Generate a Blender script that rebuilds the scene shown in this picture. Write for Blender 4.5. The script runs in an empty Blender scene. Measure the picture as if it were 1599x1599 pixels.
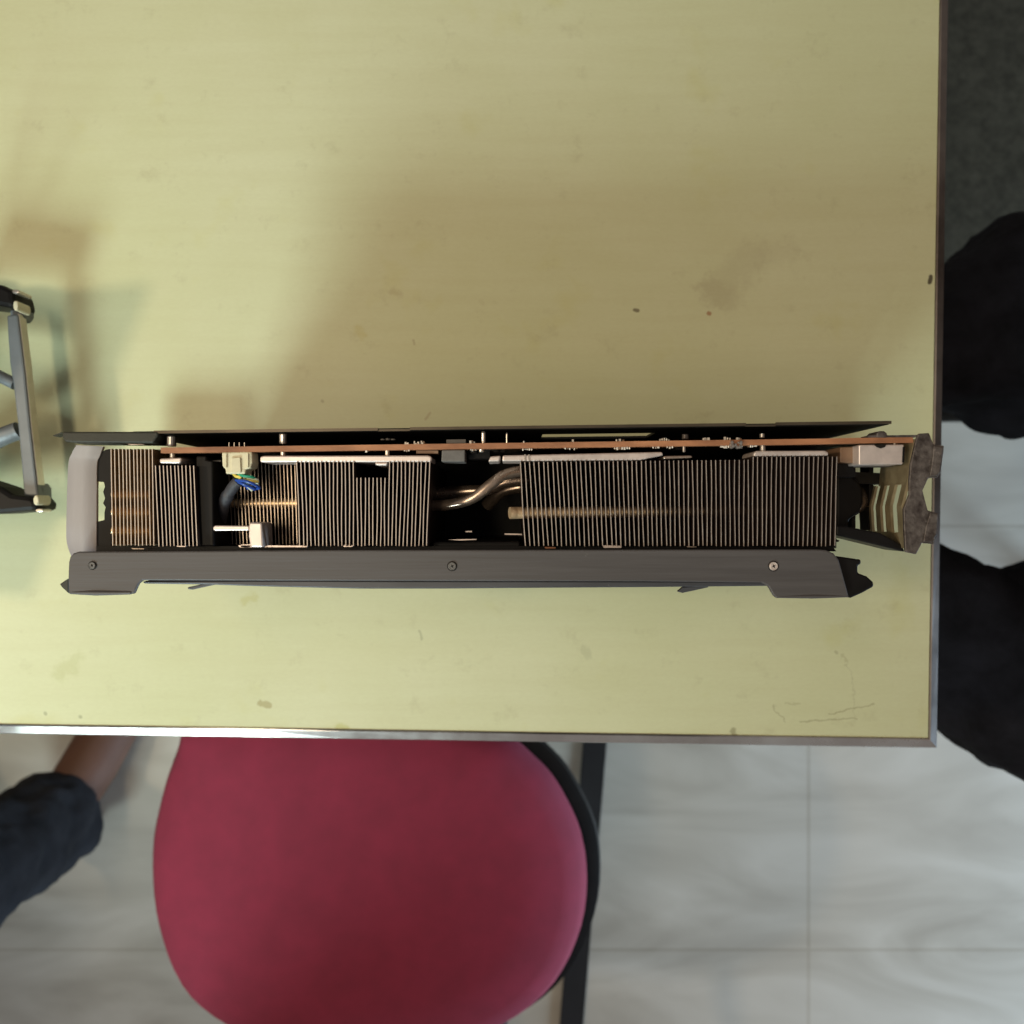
import bpy, bmesh, math, random
from mathutils import Vector, Matrix
random.seed(7)
S = bpy.context.scene
COL = S.collection

# ------------------------------------------------------------------ camera, world, lights
TZ = 0.75                 # table top above the floor (m)
HC = 0.40                 # camera above the table top (m)
F = 1268.0                # focal length in photo pixels (photo is 1599 px wide)
cam_d = bpy.data.cameras.new('camera')
cam = bpy.data.objects.new('camera', cam_d); COL.objects.link(cam)
cam.location = (0, 0, TZ + HC); cam.rotation_euler = (0, 0, 0)
cam_d.sensor_width = 36.0; cam_d.lens = 36.0 * F / 1599.0
cam_d.clip_start = 0.01; cam_d.clip_end = 60
cam_d.dof.use_dof = True; cam_d.dof.focus_distance = 0.286; cam_d.dof.aperture_fstop = 13
S.camera = cam

W = bpy.data.worlds.new('World'); S.world = W; W.use_nodes = True
bg = W.node_tree.nodes['Background']
bg.inputs[0].default_value = (0.95, 0.86, 0.80, 1); bg.inputs[1].default_value = 0.22

def area(name, loc, target, sx, sy, power, col):
    d = bpy.data.lights.new(name, 'AREA'); d.shape = 'RECTANGLE'; d.size = sx; d.size_y = sy
    d.energy = power; d.color = col
    o = bpy.data.objects.new(name, d); COL.objects.link(o); o.location = loc
    v = Vector(target) - Vector(loc); o.rotation_euler = v.to_track_quat('-Z', 'Y').to_euler()
    return o
# daylight window low on the near left, a warm lamp high on the left, a doorway on the right
area('window_light', (-.72, -1.12, TZ + .90), (-.45, -.16, TZ), .42, .50, 3.9, (0.77, 0.97, 0.96)).data.spread = math.radians(60)
area('warm_lamp', (-1.05, 0.03, TZ + .90), (-.1, 0, TZ), .10, .08, 6.0, (1.0, 0.79, 0.52))
area('overhead_fill', (-.40, -.04, TZ + 1.30), (-.1, 0, TZ), .9, .12, 6.2, (1.0, 0.84, 0.60))  # added overhead fill that lifts upward faces such as the fin tips
area('door_light', (2.4, -.9, .42), (.4, 0, .0), .9, .6, 110, (0.58, 0.80, 1.0))

vs = S.view_settings
vs.view_transform = 'Standard'; vs.look = 'None'; vs.exposure = -0.17; vs.gamma = 1.0
vs.use_curve_mapping = False
S.render.engine = 'CYCLES'
S.render.resolution_x = 1024; S.render.resolution_y = 1024

# ------------------------------------------------------------------ helpers
def P(px, py, z=0.0):
    """photo pixel seen at height z above the table -> world point"""
    s = (HC - z) / F
    return Vector(((px - 799.5) * s, (799.5 - py) * s, TZ + z))

WL = {}
def finish(name, verts, faces, mat, parent=None, smooth=False, bevel=0, mats=None, fm=None, seg=2):
    vs_ = [Vector(v) for v in verts]
    lo = Vector([min(v[i] for v in vs_) for i in range(3)]); hi = Vector([max(v[i] for v in vs_) for i in range(3)])
    c = (lo + hi) / 2
    me = bpy.data.meshes.new(name)
    me.from_pydata([v - c for v in vs_], [], faces)
    bm = bmesh.new(); bm.from_mesh(me)
    bmesh.ops.recalc_face_normals(bm, faces=bm.faces); bm.to_mesh(me); bm.free()
    if mats:
        for m in mats: me.materials.append(m)
        for p, i in zip(me.polygons, fm): p.material_index = i
    else: me.materials.append(mat)
    if smooth:
        for p in me.polygons: p.use_smooth = True
        me.set_sharp_from_angle(angle=math.radians(42))
    o = bpy.data.objects.new(name, me); COL.objects.link(o); o.location = c
    WL[o.name] = c
    if parent is not None:
        o.parent = parent; o.matrix_parent_inverse = Matrix.Translation(-WL[parent.name])
    if bevel:
        b = o.modifiers.new('bevel', 'BEVEL'); b.width = bevel; b.segments = seg; b.limit_method = 'ANGLE'; b.angle_limit = math.radians(40)
    return o

def thing(name, label, cat, loc, group=None):
    o = bpy.data.objects.new(name, None); COL.objects.link(o); o.location = loc; o.empty_display_size = .02
    WL[o.name] = Vector(loc); return tag(o, label, cat, group)
def tag(o, label, cat=None, group=None, kind=None):
    if label: o['label'] = label
    if cat: o['category'] = cat
    if group: o['group'] = group
    if kind: o['kind'] = kind
    return o

class MB:
    def __init__(s): s.v = []; s.f = []
    def add(s, v, f):
        n = len(s.v); s.v += [Vector(a) for a in v]; s.f += [tuple(i + n for i in q) for q in f]; return s
    def box(s, a, b):
        x0, y0, z0 = a; x1, y1, z1 = b
        v = [(x0,y0,z0),(x1,y0,z0),(x1,y1,z0),(x0,y1,z0),(x0,y0,z1),(x1,y0,z1),(x1,y1,z1),(x0,y1,z1)]
        return s.add(v, [(0,3,2,1),(4,5,6,7),(0,1,5,4),(1,2,6,5),(2,3,7,6),(3,0,4,7)])
    def prism(s, top, bot):
        n = len(top)
        return s.add(list(top) + list(bot), [tuple(range(n)), tuple(range(2*n-1, n-1, -1))] + [(i, i+n, (i+1) % n + n, (i+1) % n) for i in range(n)])
    def tube(s, pts, r, n=12, cap=True):
        pts = [Vector(p) for p in pts]; rs = r if isinstance(r, (list, tuple)) else [r] * len(pts)
        base = len(s.v); up = None
        for i, p in enumerate(pts):
            d = (pts[min(i+1, len(pts)-1)] - pts[max(i-1, 0)]).normalized()
            if up is None: up = Vector((0,0,1)) if abs(d.z) < .9 else Vector((1,0,0))
            x = d.cross(up).normalized(); y = x.cross(d).normalized(); up = y
            for k in range(n):
                a = 2 * math.pi * k / n
                s.v.append(p + x * math.cos(a) * rs[i] + y * math.sin(a) * rs[i])
        for i in range(len(pts) - 1):
            for k in range(n):
                a = base + i * n + k; b = base + i * n + (k + 1) % n
                s.f.append((a, b, b + n, a + n))
        if cap:
            s.f.append(tuple(base + k for k in range(n))[::-1]); s.f.append(tuple(base + (len(pts)-1)*n + k for k in range(n)))
        return s
    def wall(s, line, z0, z1, t):
        """ribbon standing on edge along world xy line, heights z0..z1 above table, thickness t"""
        L = [Vector((p[0], p[1])) for p in line]; nrm = []
        for i in range(len(L)):
            d = (L[min(i+1, len(L)-1)] - L[max(i-1, 0)]).normalized(); nrm.append(Vector((-d.y, d.x)))
        a = [l + n * t/2 for l, n in zip(L, nrm)]; b = [l - n * t/2 for l, n in zip(L, nrm)]
        ring = a + b[::-1]
        return s.prism([(p.x, p.y, TZ + z1) for p in ring], [(p.x, p.y, TZ + z0) for p in ring])
    def build(s, name, mat, parent=None, **k): return finish(name, s.v, s.f, mat, parent, **k)

def down(pts, z0): return [Vector((p.x, p.y, TZ + z0)) for p in pts]
def prism_px(name, px, z1, z0, mat, parent=None, **k):
    top = [P(x, y, z1) for x, y in px]
    return MB().prism(top, down(top, z0)).build(name, mat, parent, **k)
def spline(pts, n=8):
    pts = [Vector(p) for p in pts]; out = []
    q = [pts[0]*2 - pts[1]] + pts + [pts[-1]*2 - pts[-2]]
    for i in range(1, len(q) - 2):
        for k in range(n):
            t = k / n; a, b, c, d = q[i-1], q[i], q[i+1], q[i+2]
            out.append(.5 * ((2*b) + (c-a)*t + (2*a-5*b+4*c-d)*t*t + (3*b-a-3*c+d)*t**3))
    out.append(pts[-1]); return out
def closed_spline(pts, n=6):
    pts = [Vector(p) for p in pts]; N = len(pts); out = []
    for i in range(N):
        a, b, c, d = pts[i-1], pts[i], pts[(i+1) % N], pts[(i+2) % N]
        for k in range(n):
            t = k / n
            out.append(.5 * ((2*b) + (c-a)*t + (2*a-5*b+4*c-d)*t*t + (3*b-a-3*c+d)*t**3))
    return out

# ------------------------------------------------------------------ materials
def mat(name, col, rough=.5, metal=0., var=.0, vscale=60, stretch=(1,1,1), bump=0., bscale=400, spec=None, col2=None, rvar=0):
    m = bpy.data.materials.new(name); m.use_nodes = True; nt = m.node_tree; N = nt.nodes; L = nt.links
    b = N['Principled BSDF']; b.inputs['Roughness'].default_value = rough; b.inputs['Metallic'].default_value = metal
    if spec is not None: b.inputs['Specular IOR Level'].default_value = spec
    b.inputs['Base Color'].default_value = (*col, 1)
    if var or col2 or bump or rvar:
        g = N.new('ShaderNodeNewGeometry'); mp = N.new('ShaderNodeMapping'); mp.inputs['Scale'].default_value = stretch
        L.new(g.outputs['Position'], mp.inputs['Vector'])
        nz = N.new('ShaderNodeTexNoise'); nz.inputs['Scale'].default_value = vscale; nz.inputs['Detail'].default_value = 6; nz.inputs['Roughness'].default_value = .62
        L.new(mp.outputs[0], nz.inputs['Vector'])
        cr = N.new('ShaderNodeValToRGB'); cr.color_ramp.elements[0].position = .32; cr.color_ramp.elements[1].position = .68
        c2 = col2 or tuple(min(1, c * (1 + var)) for c in col)
        c1 = col if col2 else tuple(c * (1 - var) for c in col)
        cr.color_ramp.elements[0].color = (*c1, 1); cr.color_ramp.elements[1].color = (*c2, 1)
        L.new(nz.outputs['Fac'], cr.inputs[0]); L.new(cr.outputs[0], b.inputs['Base Color'])
        if rvar:
            mr = N.new('ShaderNodeMapRange'); mr.inputs['To Min'].default_value = max(.02, rough - rvar); mr.inputs['To Max'].default_value = min(1, rough + rvar)
            mr.inputs['From Min'].default_value = .3; mr.inputs['From Max'].default_value = .7
            L.new(nz.outputs['Fac'], mr.inputs['Value']); L.new(mr.outputs[0], b.inputs['Roughness'])
        if bump:
            nb = N.new('ShaderNodeTexNoise'); nb.inputs['Scale'].default_value = bscale; nb.inputs['Detail'].default_value = 4
            L.new(mp.outputs[0], nb.inputs['Vector'])
            bp = N.new('ShaderNodeBump'); bp.inputs['Strength'].default_value = bump; bp.inputs['Distance'].default_value = .0004
            L.new(nb.outputs['Fac'], bp.inputs['Height']); L.new(bp.outputs[0], b.inputs['Normal'])
    return m
M = {}
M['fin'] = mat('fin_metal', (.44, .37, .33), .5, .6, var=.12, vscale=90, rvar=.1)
M['fin_side'] = mat('shaded_coated_fin_face', (.050, .032, .026), .4, .5, var=.2, vscale=120)  # coated fin faces, darkened to put the gap shade into the colour
M['fin_deep'] = mat('fin_metal_inner', (.50, .40, .32), .4, .85, var=.2, vscale=120)
M['fin_lit_gold'] = mat('fin_lit_gold_tone', (.46, .32, .17), .42, .75, var=.3, vscale=420, stretch=(.15, 1, .3), bump=.5, bscale=700)  # warm light on the first stack's faces, put into their colour
M['black'] = mat('black_coated_metal', (.010, .008, .007), .6, 0, var=.3, vscale=150, bump=.15, bscale=900, spec=.2)
M['blackp'] = mat('black_plastic', (.006, .005, .005), .5, 0, var=.3, vscale=90, spec=.18)
M['cap'] = mat('olive_black_plastic', (.022, .022, .015), .6, 0, var=.2, vscale=160, bump=.3, bscale=1500)
M['plate_edge'] = mat('backplate_rim', (.085, .065, .045), .4, .6, var=.4, vscale=120, stretch=(.3, 1, 1))
M['shroud'] = mat('brushed_shroud_grey', (.080, .073, .075), .55, .15, var=.16, vscale=330, stretch=(.04, 1, 1), bump=.3, bscale=900, rvar=.06)
M['lip'] = mat('blue_grey_lip', (.06, .062, .072), .45, .3, var=.2, vscale=220, stretch=(.15, 1, 1))
M['pcb'] = mat('pcb_edge_copper_brown', (.22, .085, .038), .6, 0, col2=(.46, .20, .095), vscale=150, stretch=(.35, 1, 1), bump=.3, bscale=1800)
M['pcbface'] = mat('pcb_solder_mask', (.012, .010, .009), .35)
M['silver'] = mat('nickel_plate', (.66, .56, .52), .38, .45, var=.1, vscale=200, rvar=.1)
M['chrome'] = mat('bright_steel', (.58, .52, .47), .3, .9, var=.08, vscale=200)
M['ivory'] = mat('ivory_nylon', (.66, .60, .42), .5, 0, var=.06, vscale=300)
M['strip'] = mat('pale_grey_plastic', (.50, .455, .45), .5, 0, var=.06, vscale=70, stretch=(1, .3, 1), bump=.1, bscale=500)
M['pipe'] = mat('nickel_heat_pipe', (.50, .38, .30), .26, .85, var=.25, vscale=110, rvar=.12)
M['pipe_gold'] = mat('warm_heat_pipe', (.78, .55, .33), .35, .6, var=.15, vscale=200)
M['sleeve'] = mat('dark_cable_sleeve', (.045, .044, .055), .6, 0, var=.2, vscale=500, bump=.4, bscale=1500)
M['wire_y'] = mat('yellow_wire', (.70, .55, .10), .4); M['wire_g'] = mat('green_wire', (.02, .30, .18), .4)
M['wire_b'] = mat('blue_wire', (.02, .07, .36), .4); M['wire_w'] = mat('pale_wire', (.55, .60, .50), .4)
M['smd'] = mat('white_component', (.72, .66, .60), .4, .2); M['smd_brown'] = mat('brown_component', (.22, .13, .08), .5)
M['choke'] = mat('grey_choke', (.13, .12, .115), .6, 0, var=.15, vscale=500)
M['bracket'] = mat('scuffed_bracket_steel', (.055, .042, .038), .5, .5, col2=(.17, .145, .135), vscale=330, bump=.5, bscale=900, rvar=.15)
M['bracket_in'] = mat('bracket_inner_steel', (.30, .23, .13), .42, .6, col2=(.45, .36, .22), vscale=200, rvar=.12)
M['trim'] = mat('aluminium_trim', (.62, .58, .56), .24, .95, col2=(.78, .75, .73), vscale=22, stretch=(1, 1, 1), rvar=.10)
M['frame'] = mat('grey_cast_aluminium', (.16, .175, .19), .5, .25, var=.12, vscale=60, bump=.15, bscale=700)
M['red'] = mat('maroon_seat_fabric', (.20, .013, .038), .9, 0, var=.10, vscale=38, bump=.5, bscale=900)
M['cloth'] = mat('black_cloth', (.010, .010, .014), .95, 0, var=.5, vscale=30, bump=.6, bscale=500, spec=.15)
M['cloth2'] = mat('charcoal_cloth', (.022, .022, .026), .95, 0, var=.3, vscale=20, bump=.6, bscale=300, spec=.15)
M['skin'] = mat('brown_skin', (.13, .06, .038), .7, 0, var=.1, vscale=30)
M['skin2'] = mat('tan_skin', (.42, .24, .18), .5, 0, var=.08, vscale=30)
M['hair'] = mat('black_hair', (.01, .008, .007), .5)
M['black_trim'] = mat('black_floor_strip', (.012, .012, .014), .4, 0, var=.2, vscale=20)

def add_specks(m, thr, col, scale):
    nt = m.node_tree; N = nt.nodes; L = nt.links; b = N['Principled BSDF']; src = b.inputs['Base Color'].links[0].from_socket
    g = N.new('ShaderNodeNewGeometry'); nz = N.new('ShaderNodeTexNoise'); nz.inputs['Scale'].default_value = scale; nz.inputs['Detail'].default_value = 8; nz.inputs['Roughness'].default_value = .75
    L.new(g.outputs['Position'], nz.inputs['Vector'])
    r = N.new('ShaderNodeValToRGB'); r.color_ramp.elements[0].position = thr; r.color_ramp.elements[1].position = thr + .07; L.new(nz.outputs['Fac'], r.inputs[0])
    x = N.new('ShaderNodeMix'); x.data_type = 'RGBA'; L.new(r.outputs[0], x.inputs[0]); L.new(src, x.inputs[6]); x.inputs[7].default_value = (*col, 1); L.new(x.outputs[2], b.inputs['Base Color'])
add_specks(M['shroud'], .665, (.22, .20, .19), 190)
add_specks(M['lip'], .62, (.16, .155, .15), 160)
add_specks(M['bracket'], .62, (.30, .25, .23), 260)
add_specks(M['cap'], .68, (.12, .11, .09), 220)
def table_mat():
    m = bpy.data.materials.new('cream_laminate'); m.use_nodes = True; nt = m.node_tree; N = nt.nodes; L = nt.links
    b = N['Principled BSDF']; b.inputs['Roughness'].default_value = .42; b.inputs['Specular IOR Level'].default_value = .35
    g = N.new('ShaderNodeNewGeometry'); pos = g.outputs['Position']
    def noise(sc, stretch=(1,1,1), det=6, rough=.6):
        mp = N.new('ShaderNodeMapping'); mp.inputs['Scale'].default_value = stretch; L.new(pos, mp.inputs['Vector'])
        nz = N.new('ShaderNodeTexNoise'); nz.inputs['Scale'].default_value = sc; nz.inputs['Detail'].default_value = det; nz.inputs['Roughness'].default_value = rough
        L.new(mp.outputs[0], nz.inputs['Vector']); return nz
    def ramp(inp, p0, p1, a=(0,0,0,1), c=(1,1,1,1)):
        r = N.new('ShaderNodeValToRGB'); r.color_ramp.elements[0].position = p0; r.color_ramp.elements[1].position = p1
        r.color_ramp.elements[0].color = a; r.color_ramp.elements[1].color = c; L.new(inp, r.inputs[0]); return r.outputs[0]
    def mix(fac, a, c, mode='MIX'):
        x = N.new('ShaderNodeMix'); x.data_type = 'RGBA'; x.blend_type = mode
        for s, v in ((x.inputs[0], fac), (x.inputs[6], a), (x.inputs[7], c)):
            if isinstance(v, (tuple, float, int)): s.default_value = v
            else: L.new(v, s)
        return x.outputs[2]
    def math_(op, a, c=None, clamp=False):
        x = N.new('ShaderNodeMath'); x.operation = op; x.use_clamp = clamp
        for i, v in enumerate((a, c)):
            if v is None: continue
            if isinstance(v, (float, int)): x.inputs[i].default_value = v
            else: L.new(v, x.inputs[i])
        return x.outputs[0]
    base = mix(ramp(noise(7).outputs['Fac'], .35, .65), (.555, .560, .345, 1), (.60, .60, .400, 1))
    fine = ramp(noise(900, (.35, 1, 1), 4, .7).outputs['Fac'], .38, .62)
    base = mix(math_('MULTIPLY', fine, .10), base, (.40, .37, .21, 1))
    streak = ramp(noise(160, (.08, 1, 1), 5).outputs['Fac'], .4, .65)
    base = mix(math_('MULTIPLY', streak, .13), base, (.46, .42, .23, 1))
    yel = ramp(noise(30, (1, 1, 1), 3).outputs['Fac'], .60, .76)
    base = mix(math_('MULTIPLY', yel, .30), base, (.50, .47, .17, 1))
    dirt = ramp(noise(75, (1, 1, 1), 8, .7).outputs['Fac'], .58, .78)
    base = mix(math_('MULTIPLY', dirt, .38), base, (.34, .30, .17, 1))
    warp = noise(220, (1,1,1), 5)
    wv = N.new('ShaderNodeVectorMath'); wv.operation = 'SUBTRACT'; L.new(warp.outputs['Color'], wv.inputs[0]); wv.inputs[1].default_value = (.5,.5,.5)
    # stains, specks and scratches: (x0,y0,x1,y1,radius px,softness,strength,colour,warp amount)
    marks = [(991,484,996,485,1.6,2,.75,(.10,.07,.04,1),.001),(1106,489,1108,490,2.2,2,.7,(.30,.11,.04,1),.001),
             (1120,455,1175,400,12,26,.15,(.26,.19,.12,1),.012),(1105,450,1140,470,8,22,.14,(.26,.19,.12,1),.012),(1200,395,1235,390,4,22,.09,(.26,.19,.12,1),.012),
             (408,1098,419,1101,4,4,.55,(.28,.22,.08,1),.004),(383,938,392,934,3,9,.35,(.42,.38,.10,1),.006),(95,1050,120,1030,4,14,.26,(.38,.38,.16,1),.01),
             (655,985,659,998,1,2,.35,(.2,.2,.12,1),.002),(912,1015,918,1024,4,5,.18,(.2,.2,.12,1),.004),(70,1114,71,1115,1.5,2,.5,(.2,.2,.12,1),.001),(125,1119,126,1119,1.5,2,.5,(.2,.2,.12,1),.001),
             (1250,1127,1338,1122,.6,1.2,.42,(.22,.19,.10,1),.002),(1295,1115,1364,1100,.6,1.2,.45,(.22,.19,.10,1),.002),(1206,1101,1228,1126,.7,1.5,.36,(.22,.19,.10,1),.006),
             (1318,1025,1330,1060,.5,1.5,.28,(.25,.22,.12,1),.006),(1330,1060,1336,1120,.5,1.5,.20,(.25,.22,.12,1),.006),(1228,1096,1248,1103,.7,2,.26,(.22,.19,.10,1),.005),
             (1305,1018,1307,1020,1.4,2,.35,(.2,.17,.1,1),.001),(1453,432,1452,441,2.4,2,.9,(.05,.035,.02,1),.001),(1144,1142,1146,1148,3,4,.5,(.14,.11,.05,1),.003),
             (528,1136,540,1137,3,5,.45,(.40,.38,.08,1),.004),(560,515,566,522,3,8,.30,(.45,.38,.10,1),.005),(1293,546,1297,530,.6,1.5,.0,(.2,.17,.1,1),.0),
             (503,626,504,627,1.2,2,.4,(.2,.17,.1,1),.0),(665,655,672,645,.8,2,.35,(.3,.2,.1,1),.001),(614,455,620,460,3,8,.25,(.30,.22,.12,1),.005),(645,532,647,538,.8,2,.4,(.25,.17,.1,1),.001)]
    for x0, y0, x1, y1, r, soft, st, c, wa in marks:
        if st == 0: continue
        s = HC / F
        a = P(x0, y0); e = P(x1, y1) - a; l2 = max(e.length_squared, 1e-12)
        wp = N.new('ShaderNodeVectorMath'); wp.operation = 'MULTIPLY_ADD'
        L.new(wv.outputs[0], wp.inputs[0]); wp.inputs[1].default_value = (wa*1.6, wa*1.6, 0); L.new(pos, wp.inputs[2])
        d = N.new('ShaderNodeVectorMath'); d.operation = 'SUBTRACT'; L.new(wp.outputs[0], d.inputs[0]); d.inputs[1].default_value = a
        dt = N.new('ShaderNodeVectorMath'); dt.operation = 'DOT_PRODUCT'; L.new(d.outputs[0], dt.inputs[0]); dt.inputs[1].default_value = e
        t = math_('DIVIDE', dt.outputs['Value'], l2, True)
        sc = N.new('ShaderNodeVectorMath'); sc.operation = 'SCALE'; sc.inputs[0].default_value = e; L.new(t, sc.inputs['Scale'])
        df = N.new('ShaderNodeVectorMath'); df.operation = 'SUBTRACT'; L.new(d.outputs[0], df.inputs[0]); L.new(sc.outputs[0], df.inputs[1])
        ln = N.new('ShaderNodeVectorMath'); ln.operation = 'LENGTH'; L.new(df.outputs[0], ln.inputs[0])
        mr = N.new('ShaderNodeMapRange'); mr.interpolation_type = 'SMOOTHSTEP'; L.new(ln.outputs['Value'], mr.inputs['Value'])
        mr.inputs['From Min'].default_value = r*s; mr.inputs['From Max'].default_value = (r+soft)*s; mr.inputs['To Min'].default_value = st; mr.inputs['To Max'].default_value = 0
        base = mix(mr.outputs[0], base, c)
    L.new(base, b.inputs['Base Color'])
    bp = N.new('ShaderNodeBump'); bp.inputs['Strength'].default_value = .12; bp.inputs['Distance'].default_value = .0003
    L.new(noise(500, (.3,1,1)).outputs['Fac'], bp.inputs['Height']); L.new(bp.outputs[0], b.inputs['Normal'])
    return m
M['table'] = table_mat()

def floor_shading():
    m = bpy.data.materials.new('marble_tiles'); m.use_nodes = True; nt = m.node_tree; N = nt.nodes; L = nt.links
    b = N['Principled BSDF']; b.inputs['Roughness'].default_value = .35
    g = N.new('ShaderNodeNewGeometry')
    mp = N.new('ShaderNodeMapping'); mp.inputs['Scale'].default_value = (.6, 1.8, 1); mp.inputs['Rotation'].default_value = (0, 0, .25); L.new(g.outputs['Position'], mp.inputs[0])
    nz = N.new('ShaderNodeTexNoise'); nz.inputs['Scale'].default_value = 5; nz.inputs['Detail'].default_value = 9; nz.inputs['Distortion'].default_value = 1.2; L.new(mp.outputs[0], nz.inputs['Vector'])
    cr = N.new('ShaderNodeValToRGB'); cr.color_ramp.elements[0].position = .30; cr.color_ramp.elements[0].color = (.44, .40, .34, 1)
    cr.color_ramp.elements[1].position = .72; cr.color_ramp.elements[1].color = (.70, .66, .59, 1)
    e = cr.color_ramp.elements.new(.5); e.color = (.57, .53, .46, 1)
    L.new(nz.outputs['Fac'], cr.inputs[0])
    br = N.new('ShaderNodeTexBrick'); br.offset = 0; br.inputs['Scale'].default_value = 1; br.inputs['Brick Width'].default_value = .6; br.inputs['Row Height'].default_value = .6
    br.inputs['Mortar Size'].default_value = .002; br.inputs['Color1'].default_value = (1,1,1,1); br.inputs['Color2'].default_value = (.93,.93,.93,1); br.inputs['Mortar'].default_value = (.80,.78,.75,1)
    mp2 = N.new('ShaderNodeMapping'); mp2.inputs['Location'].default_value = (.18, .02, 0); L.new(g.outputs['Position'], mp2.inputs[0]); L.new(mp2.outputs[0], br.inputs['Vector'])
    x = N.new('ShaderNodeMix'); x.data_type = 'RGBA'; x.blend_type = 'MULTIPLY'; x.inputs[0].default_value = 1
    L.new(cr.outputs[0], x.inputs[6]); L.new(br.outputs['Color'], x.inputs[7]); L.new(x.outputs[2], b.inputs['Base Color'])
    return m

# ------------------------------------------------------------------ setting: floor and its inlaid strip
fl = MB().box((-4, -4, -.05), (4, 4, 0)).build('floor', floor_shading()); tag(fl, 'pale veined marble floor below the table', kind='structure')
st = MB()
a0, a1 = P(928, 1165, -TZ), P(921, 1249, -TZ); dv = (a1 - a0).normalized(); n = Vector((-dv.y, dv.x, 0)) * .0165
q0 = a0 - dv * 2.0; q1 = a1 + dv * 3.0
st.prism([Vector((p.x, p.y, .004)) for p in (q0 + n, q1 + n, q1 - n, q0 - n)], [Vector((p.x, p.y, .0005)) for p in (q0 + n, q1 + n, q1 - n, q0 - n)])
o = st.build('floor_strip', M['black_trim']); tag(o, 'narrow black strip let into the marble floor', kind='structure')

shade_sheet = MB().box((.30, .19, .0005), (1.5, 1.3, .009)).build('floor_shading', mat('olive_shade', (.060, .056, .042), .95, 0, var=.3, vscale=60, bump=.6, bscale=300, spec=.1), bevel=.003)  # added dark sheet that stands in for deep shade on the floor
tag(shade_sheet, 'dark olive sheet standing in for deep shade on the floor behind the far side of the seated person', 'floor shade')

# ------------------------------------------------------------------ table
th = math.radians(-.88)
ux = Vector((math.cos(th), math.sin(th), 0)); uy = Vector((-math.sin(th), math.cos(th), 0))
CR = P(1466.5, 1170.5)            # outer corner of the table
TW, TD = 1.25, .85
def T(u, v, z): return Vector((CR.x, CR.y, TZ)) + ux * u + uy * v + Vector((0, 0, z))
table = thing('work_table', 'cream laminate work table with worn aluminium edge trim', 'table', (CR.x - TW/2, CR.y + TD/2, 0))
tw = .0056
top = [T(-TW+tw, tw, 0), T(-tw, tw, 0), T(-tw, TD-tw, 0), T(-TW+tw, TD-tw, 0)]
MB().prism(top, [Vector((p.x, p.y, TZ-.024)) for p in top]).build('tabletop', M['table'], table)
M['trim_dark'] = mat('dark_reflection_trim', (.07, .052, .045), .42, .5, col2=(.20, .165, .15), vscale=26, rvar=.1)  # right trim: its dark reflection is put into the colour
def trim(name, path, out):
    # profile: thin inner lip, sloping face, outer skirt
    prof = [(.0002, .0006), (.0008, .0009), (tw-.0008, -.0010), (tw-.0002, -.0020), (tw-.0002, -.030), (.0002, -.030)]
    # path: list of (u,v) inner-corner points with outward mitre vectors
    v = []; nseg = len(path)
    for (u, w), (ox, oy) in path:
        for d, z in prof: v.append(T(u + ox*d, w + oy*d, z + random.uniform(-.00012, .00012)))
    k = len(prof); f = []
    for i in range(nseg-1):
        for j in range(k): f.append((i*k+j, i*k+(j+1) % k, (i+1)*k+(j+1) % k, (i+1)*k+j))
    f.append(tuple(range(k))); f.append(tuple((nseg-1)*k + j for j in range(k)))
    return finish(name, v, f, M['trim_dark' if out else 'trim'], table)
def lin(a, b, n): return [a + (b-a)*i/n for i in range(n+1)]
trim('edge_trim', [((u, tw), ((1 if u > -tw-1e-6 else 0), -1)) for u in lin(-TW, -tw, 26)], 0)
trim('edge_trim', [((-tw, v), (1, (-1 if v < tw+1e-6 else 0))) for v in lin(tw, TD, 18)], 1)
for (u, v) in ((-.06, .08), (-TW+.06, .08), (-.06, TD-.08), (-TW+.06, TD-.08)):
    c = T(u, v, 0); MB().box((c.x-.02, c.y-.02, 0), (c.x+.02, c.y+.02, TZ-.0245)).build('leg', M['black'], table, bevel=.003)

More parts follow.
